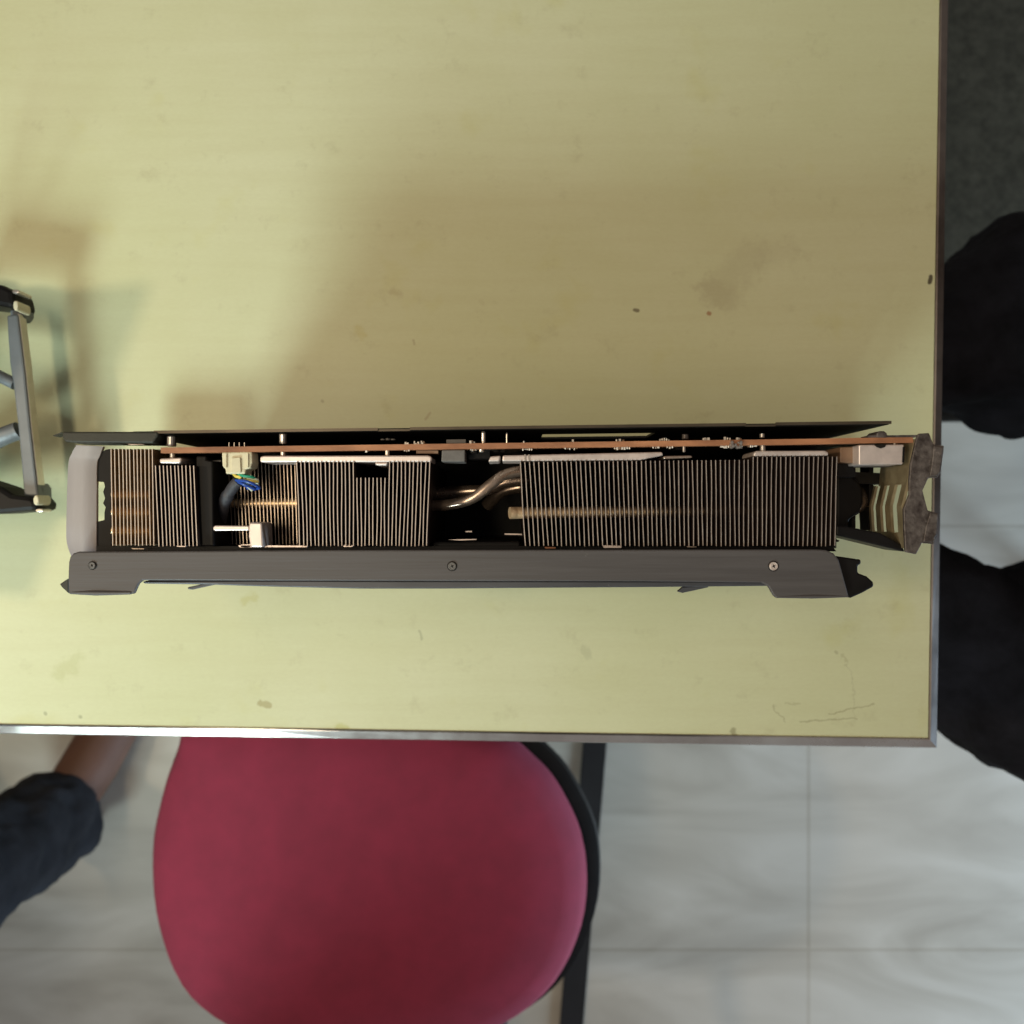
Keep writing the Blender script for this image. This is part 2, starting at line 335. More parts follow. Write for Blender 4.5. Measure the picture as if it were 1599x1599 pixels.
# ------------------------------------------------------------------ graphics card
ZT = .120
card = thing('graphics_card', 'open graphics card with black backplate and bare fin stacks standing on its edge', 'graphics card', (0, 0, TZ))
def fins(name, xs_top, xs_bot, yt, yb, z1, z0, m, t=.00031, jitter=.5, ytops=None, seg=8, bow=0):
    b = MB(); n = len(xs_top)
    for i, (xt, xb) in enumerate(zip(xs_top, xs_bot)):
        y0 = ytops(xt) if ytops else yt
        y1 = yb + random.uniform(-.6, .6)
        if y0 is None: continue
        ph = random.uniform(0, 6.28); am = random.uniform(.1, 1) * jitter
        zt = z1 + random.uniform(-.0002, .0002)
        pts = []
        for k in range(seg + 1):
            u = k / seg
            full = (y0 - yt) / (yb - yt) + u * (1 - (y0 - yt) / (yb - yt))
            x = xt + (xb - xt) * full + am * math.sin(ph + full * 5) * .8 + bow * math.sin(full * math.pi)
            pts.append(P(x, y0 + (y1 - y0) * u, z1))
        top = [(p.x - t/2, p.y, TZ + zt) for p in pts] + [(p.x + t/2, p.y, TZ + zt) for p in reversed(pts)]
        bot = [(x, y, TZ + z0) for x, y, z in top]
        b.add([], [])
        nn = len(pts); base = len(b.v)
        b.v += [Vector(p) for p in top] + [Vector(p) for p in bot]
        N2 = 2 * nn
        for k in range(nn - 1):
            a, c = k, k + 1; r1, r0 = N2 - 1 - k, N2 - 2 - k
            b.f.append(tuple(base + q for q in (a, c, r0, r1)))
            b.f.append(tuple(base + N2 + q for q in (r1, r0, c, a)))
        for k in range(N2):
            k2 = (k + 1) % N2
            b.f.append(tuple(base + q for q in (k, k + N2, k2 + N2, k2)))
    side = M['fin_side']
    if m is M['fin_lit_gold']: side, m = m, M['fin']
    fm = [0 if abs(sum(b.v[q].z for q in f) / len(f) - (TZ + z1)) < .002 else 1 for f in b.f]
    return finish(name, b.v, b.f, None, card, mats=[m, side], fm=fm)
def seq(a, b, n): return [a + (b - a) * i / (n - 1) for i in range(n)]
# left pair of stacks
fins('fin_stack', seq(173.5, 237.5, 12), seq(176, 240, 12), 701, 852, ZT-.001, .03, M['fin_lit_gold'], jitter=.3)
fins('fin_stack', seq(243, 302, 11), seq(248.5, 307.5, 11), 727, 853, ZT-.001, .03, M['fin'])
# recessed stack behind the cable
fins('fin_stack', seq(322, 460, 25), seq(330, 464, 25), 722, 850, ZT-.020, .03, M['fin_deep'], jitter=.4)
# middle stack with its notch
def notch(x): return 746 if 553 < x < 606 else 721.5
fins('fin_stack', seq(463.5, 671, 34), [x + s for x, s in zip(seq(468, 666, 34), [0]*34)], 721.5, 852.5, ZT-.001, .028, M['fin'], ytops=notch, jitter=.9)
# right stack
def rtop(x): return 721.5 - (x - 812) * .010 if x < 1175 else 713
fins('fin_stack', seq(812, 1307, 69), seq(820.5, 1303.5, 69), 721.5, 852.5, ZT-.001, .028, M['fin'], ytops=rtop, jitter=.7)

# heat pipes
def px_tube(name, pts, r, m, n=14, k=8, parent=None):
    return MB().tube(spline([P(*p) for p in pts], k), r, n).build(name, m, parent or card, smooth=True)
px_tube('heat_pipe', [(796, 801, .1168), (830, 800.5, .1150), (1000, 799, .1135), (1200, 797, .110), (1296, 793, .104)], .0021, M['pipe_gold'])
px_tube('heat_pipe', [(322, 786, .0975), (400, 786, .0975), (466, 786, .0980)], .0020, M['pipe_gold'])
px_tube('heat_pipe', [(655, 790, .102), (700, 788, .106), (738, 778, .108), (768, 755, .108), (792, 740, .106), (830, 733, .102)], .0020, M['pipe'])
px_tube('heat_pipe', [(655, 772, .085), (715, 768, .088), (760, 765, .09), (790, 752, .092), (830, 749, .092)], .0024, M['pipe'])
px_tube('heat_pipe', [(760, 790, .07), (782, 768, .074), (812, 760, .076), (840, 758, .076)], .0026, M['pipe'])
px_tube('heat_pipe', [(1296, 800, .095), (1318, 794, .094), (1338, 782, .09), (1342, 765, .08)], .0042, M['pipe'])
for y in (772, 799, 828): px_tube('heat_pipe', [(177, y, .1158), (208, y, .1158), (240, y, .1155)], .0017, M['pipe_gold'])
# dark fan housing and cavity walls
prism_px('fan_housing', [(306, 712), (322, 712), (322, 718), (332, 720), (334, 853), (309, 853)], ZT-.004, .02, M['blackp'], card, bevel=.0005)
prism_px('cavity_wall', [(672, 724), (678, 724), (676, 850), (668, 850)], ZT-.030, .02, M['blackp'], card)
prism_px('fan_housing', [(676, 846), (812, 846), (812, 856), (676, 856)], ZT-.010, .01, M['blackp'], card, bevel=.0006)
prism_px('cavity_floor', [(308, 705), (812, 705), (820, 856), (308, 856)], .045, .035, M['blackp'], card)
prism_px('cavity_floor', [(820, 705), (1306, 705), (1306, 856), (820, 856)], .027, .020, M['blackp'], card)
prism_px('cavity_floor', [(176, 702), (308, 702), (308, 852), (176, 852)], .029, .022, M['blackp'], card)
for q, z in (([(700, 842.5), (744, 841.5), (744, 843), (716, 844)], .111), ([(788, 833), (815, 833.5), (815, 835.5), (788, 835)], .104), ([(727, 829), (737, 829), (737, 831), (727, 831)], .104)):
    prism_px('clip_or_glint', q, z, z-.0006, M['silver'], card)  # silver slivers standing in for thin highlights in the dark interior
# jagged black end plate left of the first stack
jag = [(166, 702), (173, 701), (173, 854), (150, 858), (150, 815), (163, 812), (163, 800), (165, 792), (161, 786), (164, 778), (161, 768), (164, 760), (162, 752), (151, 752), (151, 722), (158, 706)]
prism_px('end_plate', jag, ZT-.008, ZT-.012, M['blackp'], card)
# small clips on the lower edge
for x0, x1, y0, y1, m in ((372, 480, 851.5, 854.5, 'silver'), (535, 551, 850.5, 854, 'silver'), (850, 868, 854, 856.5, 'pcb'), (941, 971, 851.5, 855.5, 'silver'), (1072, 1088, 853, 854.5, 'fin_deep'), (205, 225, 856, 857.5, 'fin_deep'), (275, 290, 852, 854, 'silver')):
    prism_px('clip_or_glint', [(x0, y0), (x1, y0 + .6), (x1 - 1, y1), (x0 + 2, y1)], ZT-.003, ZT-.0045, M[m], card)
prism_px('lower_rail', [(150, 853), (1300, 853), (1306, 861), (150, 863)], ZT-.0075, .06, M['blackp'], card)

# PCB
def yp(x): return 703.2 - (x - 250) * .0135 + (0 if x < 1300 else -.5)
line = [P(x, yp(x), ZT-.0005) for x in lin(251, 1426, 24)]
L2 = [(p.x, p.y) for p in line]
pcb = MB().wall(L2, ZT-.0040, ZT-.0005, .0019).build('circuit_board', M['pcb'], card)
MB().wall(L2, .012, ZT-.0041, .0017).build('solder_mask', M['pcbface'], pcb)
# backplate: thin folded sheet, with cut-out
def yb_(x): return 674.5 - (x - 250) * .0125
def bp_line(x0, x1, dy=0, n=8): return [(P(x, yb_(x) + dy, ZT).x, P(x, yb_(x) + dy, ZT).y) for x in lin(x0, x1, n)]
bpo = MB()
bpo.wall(bp_line(240, 590), ZT-.0008, ZT, .0010); bpo.wall(bp_line(590, 640, 1.4, 4), ZT-.0012, ZT-.0006, .0007)
bpo.wall(bp_line(640, 1165, -.4), ZT-.0008, ZT, .0010); bpo.wall(bp_line(1165, 1212, 1.2, 3), ZT-.0012, ZT-.0006, .0007)
bpo.wall(bp_line(1212, 1392, -.8), ZT-.0008, ZT+.0001, .0010)
rim = bpo.build('backplate_rim', M['plate_edge'], card)
bp2 = MB(); zc1, zc0 = .0985, .078     # cut-out heights
xa, xb = P(846, 675, .091).x, P(1018, 675, .091).x
def bseg(x0, x1, z0, z1):
    pts = lin(x0, x1, 6); l = []
    for px in pts:
        p = P(px, yb_(px), ZT); l.append((p.x, p.y))
    bp2.wall(l, z0, z1, .0009)
def px_at_top(x): return x / ((HC - ZT) / F) + 799.5
bseg(205, 1391, .004, zc0); bseg(205, 1391, zc1, ZT-.0015)
bseg(205, px_at_top(xa), zc0, zc1); bseg(px_at_top(xb), 1391, zc0, zc1)
bp2.build('backplate', M['black'], card)
# left end cap of the backplate
prism_px('end_cap', [(97, 674), (246, 674), (247, 679), (239, 692), (120, 691), (101, 690), (97, 683)], ZT+.0004, ZT-.012, M['cap'], card, bevel=.0006)
prism_px('corner_tab', [(82.5, 680), (96, 674.5), (97.5, 676), (84, 681.5)], ZT, ZT-.004, M['cap'], card)
prism_px('cap_highlight', [(195, 692.6), (218, 691.8), (226, 694), (205, 695)], ZT-.004, ZT-.0046, M['silver'], card)
# standoffs and screws: axis across the gap (y)
def standoff(x, y0, y1, d, z=ZT-.003, m='chrome'):
    a = P(x, y0, z); b = P(x, y1, z); r = d * (HC - z) / F / 2
    MB().tube([a, a.lerp(b, .12), a.lerp(b, .14), a.lerp(b, .8), a.lerp(b, .82), b], [r*.8, r, r*.92, r*.92, r, r*.86], 14).build('standoff', M[m], card)
for x, y0, y1, d in ((268, 681, 697, 15), (442, 677, 693, 13), (755, 674, 692, 7.5), (791.5, 676, 692, 3), (1190, 677, 684, 9), (1070, 678, 686, 11)):
    standoff(x, y0, y1, d, m='chrome' if x != 1070 else 'bracket')
for x, y0, y1, d in ((269.5, 706, 716, 9), (442, 704, 712, 9), (605, 702, 712, 8), (752, 699, 706, 9), (1191, 694, 705, 10), (1068, 696, 706, 6)):
    standoff(x, y0, y1, d)
for x in (598, 606, 614):
    standoff(x, 684.5 + abs(x-606)*.1, 687.5, 8, z=ZT-.006, m='choke')
    
# base plates
def plate(px, z1=ZT-.0015, z0=ZT-.016, m='silver', **k): return prism_px('base_plate', px, z1, z0, M[m], card, bevel=.0005, **k)
plate([(406, 713), (412, 711.5), (668, 711), (674, 713), (674, 720.5), (672, 721.5), (406, 722)])
plate([(249, 716), (283, 714.5), (283, 722), (279, 724), (249, 723.5)])
plate([(766, 712.5), (782, 711.5), (780, 720.5), (762, 721)])
plate([(785, 711), (1034, 705.5), (1036, 711), (1000, 718.5), (784, 720.5)])
plate([(1178, 706), (1182, 704), (1288, 703.5), (1294, 706), (1294, 711.5), (1176, 712.5)])
plate([(1036, 712), (1080, 711), (1082, 715), (1036, 717)], m='pipe')
plate([(585, 721.5), (606, 721.5), (604, 727), (587, 727)])
plate([(323, 719), (345, 718), (345, 721), (323, 721.5)], m='choke', z1=ZT-.008)
for x in (820, 826): prism_px('spacer', [(x-1.2, 709.5), (x+1.2, 709.5), (x+1.2, 720), (x-1.2, 720)], ZT-.0012, ZT-.004, M['chrome'], card)
# chokes and components on the board
prism_px('choke', [(690, 702.5), (726, 702), (726, 721), (689, 721)], ZT-.002, ZT-.014, M['choke'], card, bevel=.0004)
prism_px('choke', [(697, 686.5), (727, 686), (727, 692), (697, 692.5)], ZT-.004, ZT-.012, M['choke'], card)
prism_px('choke', [(731, 703), (765, 703), (765, 716), (731, 716)], ZT-.012, ZT-.03, M['blackp'], card)
prism_px('connector_block', [(650, 703.5), (684, 703.5), (684, 708), (650, 708)], ZT-.003, ZT-.008, M['smd_brown'], card)
for x in (739, 776, 783, 1060): 
    prism_px('choke', [(x-5, yp(x)+5), (x+5, yp(x)+5), (x+5, yp(x)+10), (x-5, yp(x)+10)], ZT-.006, ZT-.012, M['blackp'], card)
random.seed(11)
cl = [(632,638,1,3),(646,654,1,4),(657,664,1,4),(630,640,-1,3),(571,574,-1,2),(733,742,1,3),(734,744,-1,4),(815,832,-1,5),(816,820,1,1),(881,902,-1,6),(893,896,1,1),(958,985,-1,7),(960,976,1,3),(1018,1030,-1,3),(1029,1046,1,5),(1040,1052,-1,3),(1097,1108,1,4),(1125,1133,-1,3),(1130,1142,1,3),(1133,1160,-1,9),(1150,1158,1,3),(1168,1182,-1,5),(1395,1402,-1,2)]
for x0, x1, side, n in cl:
    for i in range(n):
        x = x0 + (x1 - x0) * (i + .5) / n; w = random.uniform(1.6, 3.4); h = random.uniform(2.4, 5.6)
        if side > 0: y1 = yp(x) - 3.6; y0 = y1 - h
        else: y0 = yp(x) + 3.8; y1 = y0 + h
        z = ZT - random.uniform(.0010, .0035)
        if random.random() < .45 and x > 800 or x in ():
            p = P(x, (y0+y1)/2, z); b = MB(); b.tube([p + Vector((0, -.0004, 0)), p + Vector((0, 0, 0)), p + Vector((0, .0004, 0))], [.0002, .00034, .0002], 8)
            b.build('solder_joint', M['smd'], card, smooth=True)
        else:
            prism_px('capacitor', [(x-w/2, y0), (x+w/2, y0), (x+w/2, y1), (x-w/2, y1)], z, z-.0006, M['smd' if random.random() < .8 else 'smd_brown'], card)
for x in (358, 366, 374, 382):
    a = P(x, 700, ZT-.003); MB().tube([P(x, 691, ZT-.003), P(x, 699, ZT-.003)], .00022, 8).build('connector_pin', M['chrome'], card)
# solder blob
b = MB()
for i in range(14):
    p = P(random.uniform(1140, 1158), random.uniform(689, 700), ZT + random.uniform(-.0005, .0002)); r = random.uniform(.0003, .0008)
    b.tube([p - Vector((r, 0, 0)), p - Vector((r*.5, 0, 0)), p + Vector((r*.5, 0, 0)), p + Vector((r, 0, 0))], [r*.3, r, r, r*.3], 8)
b.build('solder_blob', M['chrome'], card, smooth=True)

# fan cable: ivory connector, wires, sleeve
con = prism_px('cable_connector', [(346, 706), (393, 705), (394, 722), (391, 731), (383, 733), (383, 740), (352, 740), (352, 733), (347, 728)], ZT-.0005, ZT-.008, M['ivory'], card, bevel=.0005)
prism_px('latch', [(361, 715), (375, 714), (376, 738), (361, 738)], ZT+.0002, ZT-.0005, M['ivory'], con, bevel=.0002)
for x in (351, 385): prism_px('rib', [(x, 708), (x+2.5, 708), (x+2.5, 730), (x, 730)], ZT+.0001, ZT-.0005, M['ivory'], con)
ws = [('wire_y', [(364, 739, .116), (369, 744, .117), (376, 745, .1175), (372, 752, .116)]),
      ('wire_g', [(370, 739, .116), (380, 743, .1185), (394, 745, .118), (398, 750, .116), (380, 752, .115)]),
      ('wire_w', [(375, 739, .116), (388, 746, .1175), (402, 750, .117), (398, 756, .1155), (375, 752, .115)]),
      ('wire_b', [(368, 750, .116), (382, 751, .119), (396, 756, .1185), (405, 762, .116), (392, 762, .114), (376, 755, .113)]),
      ('wire_b', [(369, 751, .115), (378, 755, .118), (390, 760, .117), (398, 764, .115), (386, 762, .113)]),
      ('wire_w', [(372, 751, .115), (384, 757, .1165), (394, 766, .115)]),
      ('wire_g', [(366, 740, .114), (374, 747, .1165), (388, 752, .1165), (400, 757, .115)]),
      ('wire_y', [(374, 747, .114), (388, 751, .1185), (403, 752, .117)])]
for m, p in ws: px_tube('wire', p, .00052, M[m], 8, 6)
MB().tube(spline([P(*p) for p in [(374, 750, .115), (366, 758, .114), (358, 770, .112), (350, 785, .110), (345, 805, .106), (341, 830, .1), (337, 856, .092)]], 6), [.0013]+[.0020]*12+[.0023]*24, 14).build('cable_sleeve', M['sleeve'], card, smooth=True)
# silver T clamp
prism_px('clamp_bar', [(333, 822), (336, 820.5), (389, 821), (389, 828.5), (335, 829), (332, 827)], ZT-.002, ZT-.005, M['silver'], card, bevel=.0004)
prism_px('clamp_block', [(389, 817), (392, 815.5), (409, 816), (411, 855), (391, 855), (388, 838)], ZT, ZT-.012, M['silver'], card, bevel=.0006)
prism_px('clamp_foot', [(376, 850.5), (391, 850), (391, 854), (376, 855)], ZT-.003, ZT-.005, M['silver'], card)

# pale grey curved strip at the left end
outer = spline([(119, 695, 0), (112, 708, 0), (107, 722, 0), (105, 760, 0), (103.5, 820, 0), (104.5, 848, 0), (112, 871, 0)], 5)
inner = spline([(161, 697, 0), (156, 711, 0), (151.5, 723, 0), (150.8, 760, 0), (150.5, 820, 0), (150.4, 848, 0), (150.5, 871, 0)], 5)
b = MB(); n = len(outer); rows = 5
for i in range(n):
    for k in range(rows):
        u = k / (rows - 1); x = outer[i].x + (inner[i].x - outer[i].x) * u; y = outer[i].y + (inner[i].y - outer[i].y) * u
        z = ZT - .004 - .0035 * u**2 + (.0008 if k == 0 else 0)
        b.v.append(P(x, y, z))
m0 = len(b.v); b.v += [v - Vector((0, 0, .0014)) for v in b.v[:m0]]
for i in range(n - 1):
    for k in range(rows - 1):
        a = i*rows + k; q = (a, a+1, a+rows+1, a+rows); b.f.append(q); b.f.append(tuple(m0 + w for w in reversed(q)))
edge = [k for k in range(rows)] + [i*rows + rows-1 for i in range(1, n)] + [(n-1)*rows + k for k in range(rows-2, -1, -1)] + [i*rows for i in range(n-2, 0, -1)]
for a, c in zip(edge, edge[1:] + edge[:1]): b.f.append((a, c, c + m0, a + m0))
b.build('end_strip', M['strip'], card, smooth=True)

# grey shroud side rail
rail = [(107, 878), (109, 870), (114, 864), (122, 861.5), (500, 859), (900, 858.5), (1275, 858), (1290, 859), (1302, 864), (1310, 874), (1316, 895), (1326, 932.5), (1213, 934), (1208, 930), (1200, 916), (1190, 910), (1000, 908), (680, 907.5), (400, 907), (222, 906.5), (216, 912), (209, 927.5), (107, 928), (106, 905)]
sh = prism_px('shroud_rail', rail, ZT+.001, ZT-.0008, M['shroud'], card, bevel=.0005)
prism_px('shroud_lip', [(222, 908), (400, 907), (680, 907.5), (1000, 908), (1192, 909), (1198, 915), (1100, 916), (1000, 917), (800, 918.3), (690, 919.3), (560, 919.3), (480, 917.5), (400, 915.5), (330, 913), (225, 911.5)], ZT-.0010, ZT-.006, M['lip'], card, bevel=.0006)
prism_px('shroud_wall', [(110, 876), (1300, 872), (1304, 902), (1190, 904), (220, 900), (108, 905)], ZT-.009, .004, M['blackp'], card)
prism_px('corner_tab', [(93, 912), (106.5, 903), (107, 927), (96, 917)], ZT-.001, ZT-.004, M['cap'], card, bevel=.0003)
prism_px('shroud_corner', [(1304, 868), (1345, 874), (1345, 881), (1340, 883), (1340, 895), (1354, 900), (1364, 909), (1365, 916), (1347, 926), (1329, 934), (1322, 932), (1308, 890)], ZT-.0015, ZT-.02, M['blackp'], card, bevel=.0008)
prism_px('fan_blade', [(293, 917), (330, 909), (336, 913), (318, 917), (300, 921), (293, 920)], ZT-.004, ZT-.006, M['lip'], card, bevel=.0003)
prism_px('fan_blade', [(1058, 924), (1066, 917), (1104, 913), (1107, 917), (1085, 922), (1066, 926)], ZT-.004, ZT-.006, M['lip'], card, bevel=.0003)
MB().tube([P(110, 925.5, ZT+.0006), P(150, 926, ZT+.0009), P(205, 925.5, ZT+.0008)], [.0005, .0009, .0006], 10).build('rolled_lip', M['shroud'], card, smooth=True)
MB().tube([P(1214, 932, ZT+.0006), P(1270, 931.5, ZT+.0008), P(1324, 931, ZT+.0006)], [.0004, .0007, .0004], 10).build('rolled_lip', M['shroud'], card, smooth=True)
def screw(x, y, r, c):
    p = P(x, y, ZT + .001); b = MB(); n = 28; z = p.z
    k = (HC - ZT) / F
    rr = [r*k, r*k*.92, r*k*.80, r*k*.74]; zz = [.0001, .0006, .00065, .0005]
    for q, h in zip(rr, zz):
        for i in range(n): b.v.append(Vector((p.x + q*math.cos(6.2832*i/n), p.y + q*math.sin(6.2832*i/n), z + h)))
    for j in range(3):
        for i in range(n): b.f.append((j*n+i, j*n+(i+1) % n, (j+1)*n+(i+1) % n, (j+1)*n+i))
    b.f.append(tuple(3*n + i for i in range(n)))
    s = b.build('screw', M[c], card)
    cb = MB()
    for a in (.5, .5 + math.pi/2):
        d = Vector((math.cos(a), math.sin(a), 0)); e = Vector((-d.y, d.x, 0)); L_, w = r*k*.42, r*k*.13
        q = [p + d*L_ + e*w*.4, p + e*w, p - d*L_ + e*w*.4, p - d*L_ - e*w*.4, p - e*w, p + d*L_ - e*w*.4]
        off = .00052 if a < 1 else .00056
        cb.prism([v + Vector((0, 0, off+.0001)) for v in q], [v + Vector((0, 0, .0004)) for v in q])
    cb.build('cross_slot', M['blackp'], s)
    rg = MB(); 
    n2 = 28
    for i in range(n2):
        for q, h in ((r*k*1.0, .00012), (r*k*1.22, .00012)):
            rg.v.append(Vector((p.x + q*math.cos(6.2832*i/n2), p.y + q*math.sin(6.2832*i/n2), z + h)))
    for i in range(n2): a = 2*i; c2 = (2*i+2) % (2*n2); rg.f.append((a, a+1, c2+1, c2))
    rg.build('countersink', M['black'], s)
screw(144.5, 883, 5.6, 'choke'); screw(706, 884, 6.4, 'choke'); screw(1207.5, 884, 6.8, 'silver')

# right end: port block, bracket
prism_px('display_port', [(1341, 694.5), (1412, 694), (1410, 725), (1341, 726)], ZT-.001, ZT-.02, M['silver'], card, bevel=.0004)
prism_px('display_port', [(1312, 698), (1340, 697), (1340, 724), (1312, 722)], ZT-.006, ZT-.02, M['smd_brown'], card, bevel=.0004)
prism_px('port_slot', [(1410.5, 698), (1413, 698), (1412, 722), (1409.5, 722)], ZT-.0005, ZT-.006, M['blackp'], card)
prism_px('screw_boss', [(1366, 694.5), (1384, 694.5), (1382, 698), (1376, 700), (1370, 698)], ZT-.0004, ZT-.002, M['black'], card)
prism_px('bracket_screw', [(1368, 683), (1370, 676), (1374, 673), (1381, 673), (1385, 676), (1387, 683)], ZT+.0005, ZT-.008, M['bracket'], card, bevel=.0004)
prism_px('bracket_tongue', [(1356, 680), (1432, 679), (1432, 682.5), (1356, 683)], ZT, ZT-.006, M['bracket'], card)
prism_px('port_shadow_plate', [(1310, 725), (1430, 726), (1422, 728), (1340, 728.5), (1310, 727)], ZT-.012, ZT-.02, M['bracket'], card)
prism_px('crossbar', [(1335, 737), (1386, 739), (1386, 756), (1335, 755)], ZT-.022, ZT-.034, M['blackp'], card)
prism_px('crossbar', [(1308, 717), (1330, 724), (1338, 740), (1335, 745), (1308, 745)], ZT-.010, ZT-.03, M['blackp'], card)
for x0, x1 in ((1330, 1336), (1357, 1364)):
    prism_px('post', [(x0, 728), (x1, 728), (x1, 824), (x0, 828)], ZT-.026, ZT-.034, M['blackp'], card)
prism_px('fan_corner', [(1306, 740), (1330, 742), (1342, 752), (1348, 765), (1349, 785), (1343, 800), (1334, 806), (1326, 812), (1326, 826), (1306, 826)], ZT-.018, .04, M['blackp'], card, bevel=.001)
prism_px('lower_arm', [(1306, 820), (1322, 822), (1375, 832), (1408, 850), (1414, 862), (1320, 839), (1306, 836)], ZT-.003, ZT-.018, M['blackp'], card, bevel=.0006)
prism_px('rubber_stop', [(1306, 842), (1311, 844), (1309, 846.5), (1306, 846)], ZT-.003, ZT-.006, M['blackp'], card)
# bracket wall follows the kinked flange outline downwards, with rows of vent slots
prof = [(1431, 686), (1426, 706), (1422, 728), (1420, 752), (1411, 790), (1413, 826), (1417, 862)]
def sub(y0, y1):
    out = []
    def xat(y):
        for (xa_, ya), (xb2, yb2) in zip(prof, prof[1:]):
            if ya <= y <= yb2: return xa_ + (xb2 - xa_) * (y - ya) / (yb2 - ya)
    ys = [y0] + [p[1] for p in prof if y0 < p[1] < y1] + [y1]
    return [(P(xat(y), y, ZT).x, P(xat(y), y, ZT).y) for y in ys]
w = MB()
w.wall(sub(686, 756), .098, ZT-.0005, .001); w.wall(sub(832, 856), .096, ZT-.0005, .001)
zs = ZT - .0005; rows = [(.0, .0035), (.0085, .0125), (.0165, .0200), (.0240, .0275), (.0315, .0345), (.044, .062)]
for a, c in rows: w.wall(sub(755.8, 832.2), zs - c, zs - a, .0010)
br = w.build('bracket_wall', M['bracket_in'], card)
flange = [(1435, 677), (1451, 676), (1458, 694), (1474.5, 696), (1473.5, 707), (1469, 739), (1464.5, 745.5), (1450, 746.7), (1441, 766), (1449, 797), (1465.7, 801.7), (1464.6, 833), (1459, 850), (1440, 848), (1431, 865.7), (1414, 862), (1412, 826), (1411, 795), (1420, 772.5), (1420, 750), (1422, 725), (1431, 685)]
prism_px('bracket_flange', flange, ZT+.0008, ZT-.0004, M['bracket'], card, bevel=.0003)
prism_px('bracket_tab', [(1458, 696), (1473, 698), (1468, 738), (1464, 743), (1452, 744), (1456, 720)], ZT+.0016, ZT+.0009, M['bracket'], card, bevel=.0003)
prism_px('bracket_tab', [(1453, 800), (1465, 803), (1463, 833), (1458, 847), (1442, 846), (1446, 822)], ZT+.0016, ZT+.0009, M['bracket'], card, bevel=.0003)

# ------------------------------------------------------------------ cast frame standing at the left
fr = thing('cooler_frame', 'grey cast metal frame with curved spokes and black ends, left of the graphics card', 'metal frame', P(10, 640, 0))
zf = .030
prism_px('side_rail', [(10, 492), (27, 490), (33, 540), (38, 580), (46, 660), (57, 757), (60, 775), (37, 775), (32, 715), (27, 660), (20, 600), (15, 570), (12, 530)], zf, zf-.007, M['frame'], fr, bevel=.0009)
prism_px('rail_rim', [(27.5, 490), (30, 490), (41, 580), (49, 660), (60, 757), (57.8, 757), (46.8, 660), (38.8, 580)], zf-.001, zf-.006, M['chrome'], fr)
prism_px('corner_joint', [(20, 462), (33, 463), (38, 472), (38, 490), (32, 501), (24, 500), (12, 492), (14, 480)], zf-.003, zf-.012, M['frame'], fr, bevel=.002)
prism_px('corner_joint', [(50, 757), (60, 753), (65, 762), (66, 790), (62, 799), (53, 798), (46, 778)], zf-.003, zf-.012, M['frame'], fr, bevel=.002)
prism_px('end_block', [(-120, 420), (2, 444), (18, 452), (21, 470), (19, 481), (0, 477), (-120, 462)], zf+.006, zf-.012, M['blackp'], fr, bevel=.002)
prism_px('end_block', [(-120, 720), (0, 760), (18, 772), (50, 776), (56, 785), (56, 797), (0, 802), (-120, 806)], zf+.006, zf-.012, M['blackp'], fr, bevel=.002)
def ringp(x, y, rx, ry): return [(x + rx*math.cos(a), y + ry*math.sin(a)) for a in [6.2832*i/16 for i in range(16)]]
prism_px('bushing', ringp(24, 477, 4, 8), zf+.007, zf-.003, M['ivory'], fr, bevel=.0005)
prism_px('bushing', ringp(24, 455, 6, 3.5), zf+.007, zf-.003, M['chrome'], fr, bevel=.0005)
prism_px('bushing', ringp(56, 781, 4.5, 8), zf+.007, zf-.003, M['ivory'], fr, bevel=.0005)
prism_px('bushing', ringp(61, 797, 6.5, 3), zf+.004, zf-.003, M['chrome'], fr, bevel=.0005)
def spoke(pts, r): MB().tube(spline([P(*p) for p in pts], 8), r, 12).build('spoke', M['frame'], fr, smooth=True)
spoke([(-150, 560, .012), (-60, 560, .020), (0, 588, .026), (24, 600, .026)], [.0028]*25)
spoke([(-150, 760, .012), (-60, 715, .020), (0, 684, .026), (30, 672, .026)], [.0042]*25)
prism_px('fan_hub', ringp(-170, 640, 60, 62), .028, .0, M['blackp'], fr, bevel=.003)
prism_px('side_rail', [(-420, 430), (-400, 430), (-400, 800), (-420, 800)], zf, 0, M['frame'], fr, bevel=.002)
prism_px('end_block', [(-420, 400), (-121, 419), (-121, 461), (-420, 440)], zf, 0, M['blackp'], fr, bevel=.002)
prism_px('end_block', [(-420, 770), (-121, 722), (-121, 805), (-420, 808)], zf, 0, M['blackp'], fr, bevel=.002)

MB().wall([(-.312, -.035), (-.258, .105)], .0, .082, .0025).build('unseen_shadow_plate', M['frame'], fr, bevel=.0005)  # added out of view to shade the table from the warm lamp

# ------------------------------------------------------------------ chair with maroon seat
chz = .45 - TZ
ch = thing('chair', 'maroon fabric chair seat with black underside pushed in at the near table edge', 'chair', (P(565, 1380, chz).x, P(565, 1380, chz).y, 0))
seat_px = [(300, 1110), (262, 1190), (242, 1250), (226, 1340), (236, 1460), (285, 1570), (400, 1640), (560, 1660), (730, 1640), (850, 1570), (910, 1460), (916, 1340), (880, 1250), (836, 1196), (770, 1150), (620, 1112), (440, 1098)]
out = closed_spline([P(x, y, chz) for x, y in seat_px], 5)
def lofted(name, outline, levels, m, parent):
    c = sum(outline, Vector()) / len(outline); b = MB(); n = len(outline)
    for s, z in levels:
        for p in outline: q = c + (p - c) * s; b.v.append(Vector((q.x, q.y, c.z + z)))
    for j in range(len(levels)-1):
        for i in range(n): b.f.append((j*n+i, j*n+(i+1) % n, (j+1)*n+(i+1) % n, (j+1)*n+i))
    b.f.append(tuple(range(n))); b.f.append(tuple((len(levels)-1)*n + i for i in range(n)))
    return b.build(name, m, parent, smooth=True)
